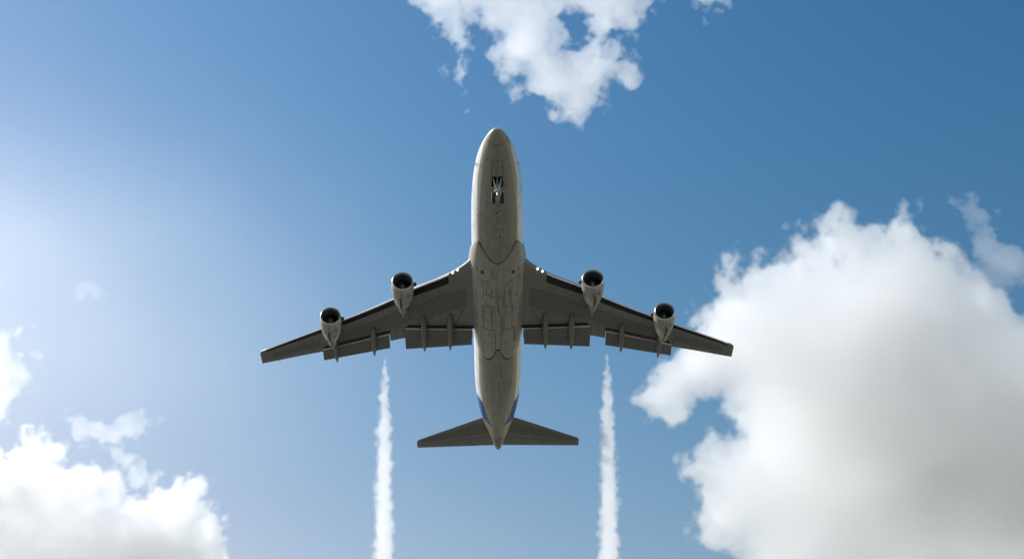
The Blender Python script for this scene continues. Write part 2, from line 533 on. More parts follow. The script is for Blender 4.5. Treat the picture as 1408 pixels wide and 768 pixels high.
def fairing():
    """the wing-to-body fairing under the centre section"""
    ths = np.radians(np.linspace(-104, 104, 105))
    def front(t):
        x = abs(math.degrees(t))
        return float(pchip([0, 12, 28, 40, 47, 56, 75, 104], [20.5, 20.2, 19.0, 17.9, 17.55, 18.2, 20.0, 22.0])(x))
    def rear(t):
        x = abs(math.degrees(t))
        return float(pchip([0, 3, 8, 16, 26, 36, 48, 60, 80, 104], [37.2, 37.25, 38.2, 39.3, 39.7, 39.5, 38.8, 37.6, 36.6, 36.0])(x))
    N = 90
    pb = pchip([0, 0.04, 0.15, 0.35, 0.6, 0.85, 0.95, 1], [0.14, 0.26, 0.46, 0.55, 0.55, 0.50, 0.42, 0.30])
    ps = pchip([0, 30, 55, 80, 104], [0.75, 0.9, 1.15, 0.95, 0.6])
    pt = pchip([0, 0.3, 0.55, 0.8, 1.0], [1.0, 1.0, 0.8, 0.62, 0.5])
    def bulge(u, t):
        d = abs(math.degrees(t))
        k = float(pb(u)) * float(ps(d))
        return k * (1 - (1 - float(pt(u))) * min(1, d / 70))
    P, UV = [], []
    us = np.concatenate([[0, 0], np.linspace(0, 1, N) , [1, 1]])
    for k, u in enumerate(us):
        row, ru = [], []
        for t in ths:
            a, c = front(t), rear(t)
            s = a + (c - a) * u
            bul = bulge(u, t)
            if k == 0 or k == len(us) - 1:
                bul = -0.08
            row.append(fus(s, t, bul))
            ru.append((s, t * 3.0))
        P.append(row)
        UV.append(ru)
    b = MB().grid(P, 0, False, UV)
    def fp(s, t, o=0.012):
        a, c = front(t), rear(t)
        u = min(1, max(0, (s - a) / (c - a)))
        bul = bulge(u, t)
        return fus(s, t, bul + o)
    def seam(pts, w=0.04, m=1):
        """pts = [(s, x)] seen from below"""
        for (s0, x0), (s1, x1) in zip(pts[:-1], pts[1:]):
            n = 10
            l = math.hypot(s1 - s0, x1 - x0) or 1
            ns, nx = -(x1 - x0) / l * w / 2, (s1 - s0) / l * w / 2
            rows = []
            for k in range(n + 1):
                s, x = s0 + (s1 - s0) * k / n, x0 + (x1 - x0) * k / n
                th = lambda v: math.asin(max(-0.99, min(0.99, v / 3.35)))
                rows.append([fp(s + ns, th(x + nx)), fp(s - ns, th(x - nx))])
            b.grid(rows, m)
    for sg in (-1, 1):
        X = lambda v: sg * v
        # main wheel doors, outlines and hinge slots
        seam([(28.3, X(.7)), (33.0, X(.7))], .045)
        seam([(28.3, X(1.65)), (33.0, X(1.65))], .045)
        seam([(28.3, X(.7)), (28.3, X(1.65))], .06)
        seam([(29.6, X(.75)), (29.6, X(1.65))], .05)
        seam([(31.0, X(.5)), (31.0, X(2.2))], .035, 2)
        seam([(33.0, X(.5)), (33.0, X(1.95))], .13)
        seam([(33.2, X(.32)), (37.4, X(.32))], .05)
        seam([(33.0, X(.32)), (29.0, X(.32))], .03, 2)
        seam([(35.9, X(.32)), (35.9, X(2.7))], .06)
        seam([(33.2, X(1.95)), (36.0, X(2.05)), (38.5, X(1.7))], .03, 2)
        seam([(29.5, X(2.45)), (33.5, X(2.45))], .03, 2)
        seam([(28.4, X(2.4)), (28.4, X(.0))], .03, 2)
        seam([(29.6, X(2.4)), (29.6, X(1.7))], .03, 2)
        seam([(25.0, X(2.5)), (25.0, X(.0))], .035, 2)
        seam([(26.2, X(2.3)), (26.2, X(.0))], .035, 2)
        seam([(23.6, X(1.9)), (23.6, X(1.1))], .08)
        seam([(24.4, X(1.95)), (24.4, X(1.05))], .05)
        seam([(23.6, X(1.1)), (24.4, X(1.1))], .05)
        seam([(25.0, X(1.3)), (26.2, X(1.3))], .05)
        seam([(25.0, X(.75)), (26.2, X(.75))], .05)
        seam([(21.5, X(2.3)), (22.3, X(2.3))], .06)
        seam([(21.8, X(1.75)), (22.4, X(1.75))], .34)              # small round intakes
        seam([(26.2, X(2.45)), (31.0, X(2.6))], .03, 2)
        seam([(22.8, X(2.75)), (27.5, X(2.8))], .03, 2)
        for k in range(3):
            seam([(31.0 + .45 * k, X(2.35)), (31.35 + .45 * k, X(2.95))], .07)
        for k in range(9):
            s_ = 31.2 + k * .85
            seam([(s_, X(2.1)), (s_, X(2.75 - .05 * k))], .025, 2)
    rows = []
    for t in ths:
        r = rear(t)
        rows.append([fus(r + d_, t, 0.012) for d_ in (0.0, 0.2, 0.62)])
    b.grid(rows, 1)  # dark strip behind the rear edge: gap plus contact shadow painted in
    rows = []
    for t in ths[20:-20]:
        r = front(t)
        rows.append([fus(r - 0.10, t, 0.012), fus(r - 0.01, t, 0.012)])
    b.grid(rows, 1)
    seam([(21.9, 2.72), (22.7, 2.72)], .34)
    seam([(26.4, 0.02), (29.4, 0.02)], .12, 2)
    seam([(27.0, 0.02), (29.2, 0.02)], .06)
    seam([(20.5, 0), (25.0, 0)], .025, 2)
    seam([(37.35, -.3), (37.35, .3)], .05)
    rnd = random.Random(5)
    for k in range(34):
        s_, x_ = rnd.uniform(21, 36), rnd.uniform(-2.4, 2.4)
        seam([(s_, x_), (s_ + rnd.uniform(.08, .25), x_)], rnd.uniform(.06, .16), rnd.choice((1, 2)))
    for k in range(28):
        s_, x_ = rnd.uniform(21, 35), rnd.uniform(-2.5, 2.5)
        seam([(s_, x_), (min(36.3, s_ + rnd.uniform(.8, 3.2)), x_ + rnd.uniform(-.05, .05))], rnd.uniform(.05, .2), 3)
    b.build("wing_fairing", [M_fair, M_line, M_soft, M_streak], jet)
fairing()

# ---- wings
LEc = pchip([2.6, 3.2, 4.7, 5.8, 10.0, 12.8, 22.3, 29.9, 30.3, 30.65, 30.82], [20.6, 21.8, 23.85, 25.0, 28.55, 31.3, 39.35, 45.5, 45.85, 46.18, 46.55])
TEv = pchip([2.6, 11.5, 13.5, 22.3, 30.8], [37.6, 39.2, 40.25, 44.4, 48.95])   # trailing edge with everything retracted
def wz(x):
    return -2.1 + 0.16 * x
def airf(c):
    """half thickness of the section at chord fraction c (max 1)"""
    return (2.969 * math.sqrt(c) - 1.26 * c - 3.516 * c * c + 2.843 * c ** 3 - 1.036 * c ** 4)
def wthick(x):
    return (TEv(x) - LEc(x)) * (0.062 if x < 10 else 0.055)
def w_low(x, s):
    c = min(1, max(0.0, (s - LEc(x)) / (TEv(x) - LEc(x))))
    return wz(x) - 0.62 * wthick(x) * airf(c)
def w_up(x, s):
    c = min(1, max(0.0, (s - LEc(x)) / (TEv(x) - LEc(x))))
    return wz(x) + 1.1 * wthick(x) * airf(c) + 0.04
def fixed_te(x):
    if x < 11.55:
        return 34.7 + (36.4 - 34.7) * (x - 3) / 8.5
    if x < 13.45:
        return float(TEv(x))
    if x < 22.35:
        return 38.0 + (43.5 - 38.0) * (x - 13.45) / 8.9
    return float(TEv(x))
def band(x):
    """how far aft of the leading edge the lower skin starts (the open slat cove)"""
    if x < 5.75 or x > 29.9:
        return 0.0
    return 1.35 - 0.85 * (x - 5.75) / 24.2

def wing(sg):
    b = MB()
    def seg(x0, x1, n, te, cove):
        xs = np.linspace(x0, x1, n)
        low, up, cv, back = [], [], [], []
        K = 22
        for x in xs:
            le, t = float(LEc(x)), te(x)
            if te is fixed_te and x > 2.9:
                t += 0.55
            h = band(x) if cove else 0.0
            a = le + (0.32 if cove else 0.0)
            ls = le + h if cove else le
            cs = np.linspace(0, 1, K) ** 1.6
            tl = t - (0.90 if te is fixed_te and x > 2.9 else 0.0)     # the flap shroud is open underneath
            lrow = [(sg * x, ls + (tl - ls) * c, w_low(x, ls + (tl - ls) * c)) for c in cs]
            urow = [(sg * x, a + (t - a) * c, w_up(x, a + (t - a) * c) if c > 0 else wz(x) + 0.25 * wthick(x)) for c in cs]
            if te is fixed_te and x > 2.9:
                zt = lrow[-1][2] + 0.12
                urow = [(p[0], p[1], p[2] + (zt - p[2]) * c ** 5) for p, c in zip(urow, cs)]
            if not cove:
                urow[0] = lrow[0] = (sg * x, le, wz(x))
            low.append(lrow)
            up.append(urow)
            cv.append([urow[0], (sg * x, (urow[0][1] + lrow[0][1]) / 2 + 0.1, wz(x) - 0.05), lrow[0]])
            back.append([lrow[-1], (sg * x, tl + 0.03 * (t - tl), lrow[-1][2] + 0.10 * (urow[-1][2] - lrow[-1][2]) + 0.002), (sg * x, t + 0.001, urow[-1][2] - 0.03)])
        b.grid(low, 0)
        b.grid(up, 0)
        if cove:
            b.grid(cv, 2)
        b.grid(back, 2)
        for k in (0, -1):       # end ribs
            ring = low[k] + up[k][::-1]
            b.cap(ring, 2 if 3 < xs[k] < 30 else 0)
    seg(2.6, 5.75, 8, fixed_te, False)
    seg(5.75, 11.55, 14, fixed_te, True)
    seg(11.55, 13.45, 6, lambda x: float(TEv(x)), True)
    seg(13.45, 22.35, 20, fixed_te, True)
    seg(22.35, 29.9, 16, lambda x: float(TEv(x)), True)
    seg(29.9, 30.82, 9, lambda x: float(TEv(x)), False)
    # darker fuel tank skin and paint seams on the underside
    def poly(strip, m, off=0.012, n=10):
        """strip = [(x, s_front, s_rear)]"""
        rows = []
        for (xa, fa, ra), (xb, fb, rb) in zip(strip[:-1], strip[1:]):
            for k in range(n + (1 if xb == strip[-1][0] else 0)):
                u = k / n
                x, f, r = xa + (xb - xa) * u, fa + (fb - fa) * u, ra + (rb - ra) * u
                rows.append([(sg * x, f + (r - f) * c, w_low(x, f + (r - f) * c) - off) for c in np.linspace(0, 1, 9)])
        b.grid(rows, m)
    poly([(3.7, 26.7, 30.4), (5.0, 27.4, 31.3), (7.6, 29.3, 33.3), (9.4, 30.9, 34.6), (10.7, 32.0, 35.0)], 1)
    poly([(10.7, 32.0, 35.0), (12.2, 33.3, 36.4), (20.6, 40.1, 42.0)], 1)
    poly([(22.6, 41.6, 43.0), (29.2, 46.1, 47.2)], 1)
    def seam(x0, s0, x1, s1, w=0.05, m=3):
        n = 12
        l = math.hypot(x1 - x0, s1 - s0) or 1
        nx, ns = -(s1 - s0) / l * w / 2, (x1 - x0) / l * w / 2
        rows = []
        for k in range(n + 1):
            x, s = x0 + (x1 - x0) * k / n, s0 + (s1 - s0) * k / n
            rows.append([(sg * (x + nx), s + ns, w_low(x + nx, s + ns) - 0.02), (sg * (x - nx), s - ns, w_low(x - nx, s - ns) - 0.02)])
        b.grid(rows, m)
    seam(4.0, 30.8, 5.0, 33.8, .06)
    seam(3.4, 34.2, 6.0, 34.6, .05)
    seam(3.5, 33.9, 11.3, 35.6, .05, 4)
    seam(11.65, 36.5, 11.65, 39.0, .06)
    seam(12.55, 36.8, 12.55, 39.7, .05)
    seam(13.4, 37.3, 13.4, 40.0, .06)
    seam(11.6, 36.5, 13.4, 37.3, .05)
    seam(14, 38.0, 21.5, 42.4, .04, 4)
    seam(22.5, 43.1, 29.6, 47.4, .05)
    seam(22.4, 42.9, 22.4, 44.3, .06)
    seam(28.2, 46.9, 28.4, 47.9, .06)
    for k in range(7):
        x = 6.2 + k * 0.9
        seam(x, LEc(x) + 1.6, x, LEc(x) + 4.6, .025, 4)
    rnd = random.Random(9)
    for k in range(24):
        x = rnd.uniform(4, 28)
        s = LEc(x) + (TEv(x) - LEc(x)) * rnd.uniform(.3, .8)
        seam(x, s, x + rnd.uniform(.08, .3), s + .1, rnd.uniform(.05, .12), 4)
    for f_ in (.36, .60):                     # oval tank access panels
        for k in range(22):
            x = 7.0 + k * 1.03
            c_ = float(TEv(x) - LEc(x))
            s_ = float(LEc(x)) + f_ * c_
            if f_ > .5 and (9 < x < 14.2 or x > 24):
                continue
            ring = []
            for q in np.linspace(0, 2 * math.pi, 14, endpoint=False):
                xx, ss_ = x + .17 * math.cos(q), s_ + .30 * math.sin(q)
                ring.append((sg * xx, ss_, w_low(xx, ss_) - .022))
            b.cap(ring, 5)
    w = b.build("wing", [M_wing, M_wing_dark, M_dark, M_line, M_soft_w, M_access], jet)
    # slats, three lengths per wing
    for x0, x1 in ((5.75, 10.2), (11.3, 19.6), (20.7, 29.95)):
        q = MB()
        rows = []
        for x in np.linspace(x0, x1, 14):
            le = float(LEc(x))
            ch = 0.78 - 0.3 * (x - 5.75) / 24
            pr = [(0.95, .30), (0.6, .26), (0.3, .17), (0.1, .06), (0.0, -.06), (0.03, -.15), (0.12, -.20), (0.3, -.16), (0.5, .02), (0.75, .18)]
            rows.append([(sg * x, le - 0.02 + ch * a, wz(x) + ch * h) for a, h in pr])
        q.grid(rows, 0, True)
        q.cap(rows[0]); q.cap(rows[-1])
        q.build("slat", [M_slat], w)
    # flaps
    def flap(x0, f0, l0, x1, f1, l1, drop0, drop1, th, name, par):
        q = MB()
        rows = []
        for u in np.linspace(0, 1, 12):
            x = x0 + (x1 - x0) * u
            f, l = f0 + (f1 - f0) * u, l0 + (l1 - l0) * u
            c = l - f
            z0 = wz(x) - drop0
            z1 = wz(x) - drop1
            top = [(0.0, 0), (0.03, .55), (0.1, .9), (0.3, 1), (0.6, .6), (1, .04)]
            bot = [(1, -.04), (0.6, -.22), (0.3, -.35), (0.1, -.38), (0.03, -.3)]
            rows.append([(sg * x, f + c * a, z0 + (z1 - z0) * a + th * h) for a, h in top + bot])
        q.grid(rows, lambda i, j: 1 if j in (0, 1, 2, 10) and name == 'flap' else 0, True)
        q.cap(rows[0]); q.cap(rows[-1])
        return q.build(name, [M_flap, M_slat], par)
    fl = flap(3.12, 35.12, 36.5, 11.5, 36.65, 38.65, 0.36, 0.70, 0.24, "flap", w)
    flap(3.2, 36.42, 37.45, 11.5, 38.55, 40.1, 0.69, 1.05, 0.12, "aft_flap", fl)
    flap(13.5, 38.28, 40.65, 22.3, 43.55, 45.25, 0.32, 0.80, 0.2, "flap", w)
    # flap track fairings
    for x, s0, s1, hw in ((5.85, 32.2, 39.8, .40), (9.1, 33.4, 40.8, .40), (15.55, 37.2, 43.2, .36), (20.55, 40.6, 45.7, .34)):
        q = MB()
        rows = []
        z0 = w_low(x, s0)
        for u in np.linspace(0, 1, 26):
            s = s0 + (s1 - s0) * u
            r = hw * (math.sin(math.pi * min(1, u * 1.02 + .0) ** 0.9) ** 0.55 if 0 < u < 1 else 0.03)
            r = max(r, 0.025)
            zc = w_low(x, min(s, fixed_te(x))) - 0.12 - 0.62 * max(0, u - .35) ** 1.2 - 0.28 * math.sin(math.pi * u)
            rows.append([(sg * x + sg * 0.25 * (u - .5) * .6 + r * math.sin(t), s, zc - 1.35 * r * math.cos(t)) for t in np.linspace(0, 2 * math.pi, 16, endpoint=False)])
        q.grid(rows, 0, True)
        q.cap(rows[0]); q.cap(rows[-1])
        q.build("flap_track_fairing", [M_track], w)
    # landing lamps in the wing root
    for x in (4.68, 5.26):
        q = MB()
        s = float(LEc(x))
        d = Vector((sg * -0.55, -0.78, -0.30)).normalized()
        q.lathe([(0, .125), (.08, .12), (.12, .08), (.13, .005)], (sg * x, s + 0.06, wz(x) - 0.06), Vector((0, -.8, -.6)), lambda i: 1 if i else 0, 16)
        q.build("landing_light", [M_hub, M_lamp], w)
    # static wicks / nav lamp glass at the tip
    q = MB().lathe([(0, .02), (.08, .09), (.25, .1), (.5, .06), (.6, .01)], (sg * 30.62, 47.1, wz(30.62)), (0, 1, 0), 0, 12)
    q.build("navigation_light", [M_slat], w)
    return w
M_soft_w = plain("seam_faint_wing", (0.09, 0.085, 0.075), 0.7)
M_track = paint("track_fairing_grey", (0.19, 0.185, 0.165), 0.42, (2.0, 3.0), 0.2, 0.35, (0.5, 2.0))
wing(-1)
wing(1)

# ---- engines
def engine(sg, x, s, z, xa, sa, za, k):
    """k scales nacelle radius"""
    e = empty("engine", jet, (sg * x, s, z))
    ax = Vector((sg * (xa - x), sa - s, za - z)).normalized()
    o = Vector((0, 0, 0))
    outer = [(.30, 1.19), (.16, 1.24), (.06, 1.29), (.0, 1.36), (.03, 1.405), (.12, 1.44), (.3, 1.465), (.6, 1.485), (1.1, 1.50), (1.8, 1.48), (2.6, 1.41), (3.4, 1.27), (4.0, 1.13), (4.4, 1.02), (4.42, .99), (4.2, .96)]
    outer = [(t, r * k) for t, r in outer]
    q = MB().lathe(outer, o, ax, lambda i: 1 if i < 6 else (2 if i >= 14 else 0), 48)
    up = Vector((0, 0, 1))
    a = ax.cross(up).normalized()
    bb = a.cross(ax)
    prof = pchip([t for t, r in outer[6:14]], [r for t, r in outer[6:14]])
    def strip(t0, t1, ang, w0, w1, m, off=.012):
        rows = []
        for u in np.linspace(0, 1, 14):
            t = t0 + (t1 - t0) * u
            r = float(prof(t)) + off
            w = (w0 + (w1 - w0) * u) / r / 2
            rows.append([o + ax * t + (a * math.sin(h) - bb * math.cos(h)) * r for h in (ang - w, ang, ang + w)])
        q.grid(rows, m)
    def ring(t, a0, a1, w, m):
        rows = []
        for h in np.linspace(a0, a1, 24):
            rows.append([o + ax * tt + (a * math.sin(h) - bb * math.cos(h)) * (float(prof(tt)) + .012) for tt in (t - w / 2, t + w / 2)])
        q.grid(rows, m)
    out = 1 if (a.x * sg) > 0 else -1
    ha = 0.17 * out
    strip(2.1, 4.38, ha, .20, .28, 2)
    strip(2.0, 2.35, ha, .40, .24, 2)
    strip(.9, 2.1, ha - .04 * out, .05, .12, 3)
    strip(.7, 4.3, 0.0, .035, .035, 3)
    ring(2.05, -1.3, 1.3, .035, 3)
    ring(1.25, -1.3, 1.3, .03, 3)
    ring(2.9, -.1, 1.0, .035, 3)
    rnd = random.Random(int(x * 10) + sg)
    for kk in range(9):
        h, t = rnd.uniform(-.8, .8), rnd.uniform(.8, 3.4)
        strip(t, t + rnd.uniform(.1, .5), h, rnd.uniform(.05, .14), .03, 3)
    n = q.build("nacelle", [M_nac, M_lip, M_stain, M_soft], e, True, 50)
    # intake duct and fan
    q = MB().lathe([(.30, 1.19 * k), (.7, 1.16 * k), (1.5, 1.19 * k)], o, ax, 0, 48)
    q.build("intake_duct", [M_duct], e)
    q = MB().lathe([(1.5, 1.2 * k), (1.52, .3 * k)], o, ax, 0, 48)
    nb = 36
    for i in range(nb):
        h = 2 * math.pi * i / nb
        rows = []
        for r in np.linspace(.32, 1.15, 5):
            tw = .10 + .12 * (1 - r)
            rows.append([o + ax * (1.25 + dz) + (a * math.sin(h + dh / r) - bb * math.cos(h + dh / r)) * (r * k) for dz, dh in ((0, -.055), (.2, .055))])
        q.grid(rows, 1)
    q.build("fan", [M_dark, M_fan], e, True, 60)
    q = MB().lathe([(.82, .005), (.88, .09), (1.0, .19), (1.15, .28), (1.35, .34), (1.5, .36)], o, ax, 0, 24)
    # the painted comma on the spinner
    rows = []
    for u in np.linspace(0, 1, 14):
        t, r = .9 + .34 * u, float(pchip([.82, .88, 1.0, 1.15, 1.35], [.0, .09, .19, .28, .34])(.9 + .34 * u)) + .012
        h = -.9 + 2.2 * u
        w = .34 * (1 - u * .7)
        rows.append([o + ax * t + (a * math.sin(g) - bb * math.cos(g)) * r for g in (h - w, h, h + w)])
    q.grid(rows, 1)
    q.build("spinner", [M_duct, M_spin], e)
    # hot nozzle and plug
    q = MB().lathe([(3.3, .84 * k), (4.2, .80 * k), (4.8, .72 * k), (5.5, .60 * k), (6.3, .47 * k), (6.32, .43 * k), (6.0, .41 * k)], o, ax, lambda i: 1 if i > 4 else 0, 32)
    q.build("exhaust_nozzle", [M_core, M_dark], e)
    q = MB().lathe([(5.4, .30 * k), (6.0, .27 * k), (6.6, .15 * k), (7.0, .02)], o, ax, 0, 24)
    q.build("exhaust_plug", [M_core], e)
    # strake on the inboard shoulder
    c = o + ax * 1.0 + (a * math.sin(-2.0 * out) - bb * math.cos(-2.0 * out)) * (1.50 * k)
    d = (a * math.sin(-2.0 * out) - bb * math.cos(-2.0 * out))
    rows = []
    tn = ax.cross(d).normalized() * .04
    for h, l0, l1 in ((-.05, 0, 1.0), (.42, .45, 1.0)):
        rows.append([c + d * h + ax * l0 - tn, c + d * h + ax * l1 - tn, c + d * h + ax * l1 + tn, c + d * h + ax * l0 + tn])
    q = MB().grid(rows, 0, True)
    q.cap(rows[1])
    q.build("nacelle_strake", [M_stain], e, False)
    # pylon up to the wing (in engine coordinates)
    q = MB()
    rows = []
    for t, wd, ztop, zbot in ((1.4, .02, 1.50 * k, 1.2 * k), (2.2, .2, 1.65, 1.0), (3.6, .26, 2.1, .8), (5.0, .28, 99, .52), (6.4, .25, 99, .45), (7.6, .2, 99, .62), (8.8, .14, 99, 1.0), (10.0, .03, 99, 1.5)):
        p = o + ax * t
        wx = abs(sg * x + p.x)
        zs = (w_low(wx, s + p.y) - z + .12) if ztop == 99 else ztop
        zb = min(zbot + p.z, zs - .03)
        zm = (zs + zb) / 2
        rows.append([(p.x - wd * .6, p.y, zb), (p.x + wd * .6, p.y, zb), (p.x + wd, p.y, zm), (p.x + wd, p.y, zs), (p.x - wd, p.y, zs), (p.x - wd, p.y, zm)])
    q.grid(rows, 0, True)
    q.cap(rows[0]); q.cap(rows[-1])
    q.build("pylon", [M_wing], e, True, 40)
    return e
for sg in (-1, 1):
    engine(sg, 11.0, 23.25, -3.35, 11.35, 31.2, -3.15, 0.87)
    engine(sg, 20.15, 31.75, -2.0, 20.55, 39.6, -1.8, 0.86)

# ---- tailplane and fin
def tailplane(sg):
    b = MB()
    le = lambda x: 58.9 + (67.6 - 58.9) * (x - .6) / 10.7
    te = lambda x: 67.1 + (69.65 - 67.1) * (x - .6) / 10.7
    zz = lambda x: 0.75 + 0.12 * x
    rows_l, rows_u = [], []
    xs = list(np.linspace(0.6, 11.1, 18)) + [11.3, 11.42]
    for i, x in enumerate(xs):
        l, t = le(x), te(x)
        if i >= 18:
            l += (0.06, 0.28)[i - 18]
        c = t - l
        cs = np.linspace(0, 1, 16) ** 1.5
        rows_l.append([(sg * x, l + c * q, zz(x) - .045 * c * airf(q)) for q in cs])
        rows_u.append([(sg * x, l + c * q, zz(x) + .045 * c * airf(q) + (.01 if 0 < q else 0)) for q in cs])
    b.grid(rows_l); b.grid(rows_u)
    b.cap(rows_l[-1] + rows_u[-1][::-1])
    def seam(x0, c0, x1, c1, w, m):
        rows = []
        for u in np.linspace(0, 1, 16):
            x, c = x0 + (x1 - x0) * u, c0 + (c1 - c0) * u
            p = []
            for d in (-1, 1):
                ch = te(x) - le(x)
                cc = c + d * w / 2 / ch if abs(x1 - x0) > .5 else c
                xx = x if abs(x1 - x0) > .5 else x + d * w / 2
                ch = te(xx) - le(xx)
                p.append((sg * xx, le(xx) + ch * cc, zz(xx) - .045 * ch * airf(cc) - .012))
            rows.append(p)
        b.grid(rows, m)
    seam(1.2, .12, 10.9, .14, .04, 2)
    seam(1.2, .66, 11.2, .64, .07, 1)
    for x in (4.0, 6.3, 8.8):
        seam(x, .66, x + .01, .97, .05, 1)
    for x in (3.2, 5.2, 7.4, 9.6):
        seam(x, .60, x + .01, .68, .12, 1)
    # darker centre torsion box
    rows = []
    for x in np.linspace(1.3, 10.6, 20):
        ch = te(x) - le(x)
        rows.append([(sg * x, le(x) + ch * c, zz(x) - .045 * ch * airf(c) - .006) for c in np.linspace(.16, .5, 6)])
    b.grid(rows, 3)
    b.build("horizontal_stabilizer", [M_hs, M_line, M_soft_w, M_wing_dark], jet)
M_hs = paint("tailplane_grey", (0.19, 0.18, 0.155), 0.45, (2.6, 1.6), 0.25, 0.4, (2.5, 0.3))
tailplane(-1)
tailplane(1)
def fin():
    b = MB()
    L_, Rr = [], []
    for u in np.linspace(0, 1, 14):
        z = 2.6 + 10.6 * u
        l, t = 55.5 + 10.2 * u, 67.2 + 2.6 * u
        c = t - l
        cs = np.linspace(0, 1, 14) ** 1.5
        L_.append([(-.05 * c * airf(q), l + c * q, z) for q in cs])
        Rr.append([(.05 * c * airf(q), l + c * q, z) for q in cs])
    b.grid(L_); b.grid(Rr)
    b.cap(L_[-1] + Rr[-1][::-1])
    b.build("tail_fin", [paint("fin_blue", (0.012, 0.07, 0.29), 0.35, (2.5, 2.0), .2, .2)], jet)
fin()

# ---- nose gear
def nose_gear():
    g = empty("nose_gear", jet, (0, 7.0, -3.0))
    zw_ = -1.85
    q = MB()
    q.tube([(0, 0.05, .9), (0, 0, -.9)], .14)
    q.tube([(0, 0, -.85), (0, 0, zw_ + .02)], .10)
    q.tube([(-.62, 0, zw_), (.62, 0, zw_)], .09)
    q.tube([(0, 0, -.8), (0, 0, -1.0)], .19)
    q.build("strut", [M_gear], g, True, 40)
    q = MB()
    for sg in (-1, 1):
        q.tube([(sg * .44, -.8, .3), (sg * .32, -.5, -.15), (sg * .08, -.06, -.75)], [.06, .05, .05])
        q.tube([(sg * .40, -.1, .1), (sg * .12, 0, -.75)], .045)
        q.tube([(sg * .24, -.12, -.85), (sg * .2, -.12, -1.0)], [.10, .10])
    q.build("drag_brace", [M_gear], g, True, 40)
    q = MB()
    q.tube([(0, -.95, .5), (0, -.1, -.55)], .06)
    q.tube([(0, -.95, .5), (0, -.5, -.05)], .10)
    q.build("steering_actuator", [M_blue_steel], g, True, 40)
    q = MB()
    q.tube([(0, .16, -.9), (0, .40, -1.3), (0, .12, zw_ + .05)], .06)
    q.build("torque_link", [M_gear], g, True, 40)
    for sg in (-1, 1):
        w = empty("wheel", g, (sg * .46, 0, zw_))
        prof = [(-.2, .30), (-.21, .40), (-.2, .52), (-.15, .60), (-.06, .635), (.06, .635), (.15, .60), (.2, .52), (.21, .40), (.2, .30)]
        MB().lathe(prof, (0, 0, 0), (1, 0, 0), 0, 32).build("tyre", [M_tyre], w)
        MB().lathe([(-.19, .01), (-.18, .12), (-.13, .2), (-.17, .31), (.17, .31), (.13, .2), (.18, .12), (.19, .01)], (0, 0, 0), (1, 0, 0), 0, 24).build("rim", [M_hub], w)
nose_gear()

# ---- probes and aerials
def small_parts():
    for sg in (-1, 1):
        for s, t in ((5.6, 1.30), (6.2, 1.42)):
            p = Vector(fus(s, sg * t))
            n = Vector((sg * math.sin(t), 0, -math.cos(t)))
            q = MB()
            q.tube([p - n * .05, p + n * .22, p + n * .26 + Vector((0, -.12, 0)), p + n * .26 + Vector((0, -.5, 0))], [.06, .045, .04, .02], 0, 8)
            q.build("pitot_probe", [M_lip], jet)
    for s, h in ((14.6, .35), (16.0, .28), (43.5, .4), (47.5, .3)):
        z = fB(s)
        q = MB()
        rows = []
        for u, c0, c1 in ((-.1, 0, .55), (1, .25, .55)):
            rows.append([(a, s + y, z - h * u) for a, y in ((0, c0), (.03, (c0 + c1) / 2), (0, c1), (-.03, (c0 + c1) / 2))])
        q.grid(rows, 0, True)
        q.cap(rows[1])
        q.build("blade_antenna", [M_gear], jet, False)
small_parts()

# ------------------------------------------------------------------ vapour: clouds and trails
def lattice_noise(shape, step, rng):
    """smooth random field; STEP = lattice spacing in voxels along each axis"""
    dims = [int(math.ceil(n / st)) + 4 for n, st in zip(shape, step)]
    g = rng.standard_normal(dims).astype(np.float32)
    for ax, (n, st) in enumerate(zip(shape, step)):
        x = np.arange(n) / st + rng.random()
        i = np.floor(x).astype(int)
        t = (x - i).astype(np.float32)
        w = [(1 - t) ** 3 / 6, (3 * t ** 3 - 6 * t ** 2 + 4) / 6, (-3 * t ** 3 + 3 * t ** 2 + 3 * t + 1) / 6, t ** 3 / 6]
        g = np.moveaxis(g, ax, 0)
        sh = (n,) + (1,) * (g.ndim - 1)
        g = sum(g[np.minimum(i + k, g.shape[0] - 1)] * w[k].reshape(sh) for k in range(4))
        g = np.moveaxis(g, 0, ax)
    return g / max(1e-6, float(g.std()))

def fbm(shape, vox, wl, octaves, gain, rng, billow=False, deep=1.0):
    """summed octaves; billow makes the coarse ones bulge outwards with creases between; DEEP stretches the fine ones along the last axis"""
    out = np.zeros(shape, np.float32)
    amp = 1.0
    for o in range(octaves):
        st = max(1.0, wl / vox)
        n = lattice_noise(shape, [st, st, st * (deep if o else 1.0)], rng)
        if billow and o < 2:
            n = 1.65 * np.abs(n) - 1.25
        out += amp * n
        amp *= gain
        wl /= 2.0
        if wl / vox < 1.0:
            break
    return out

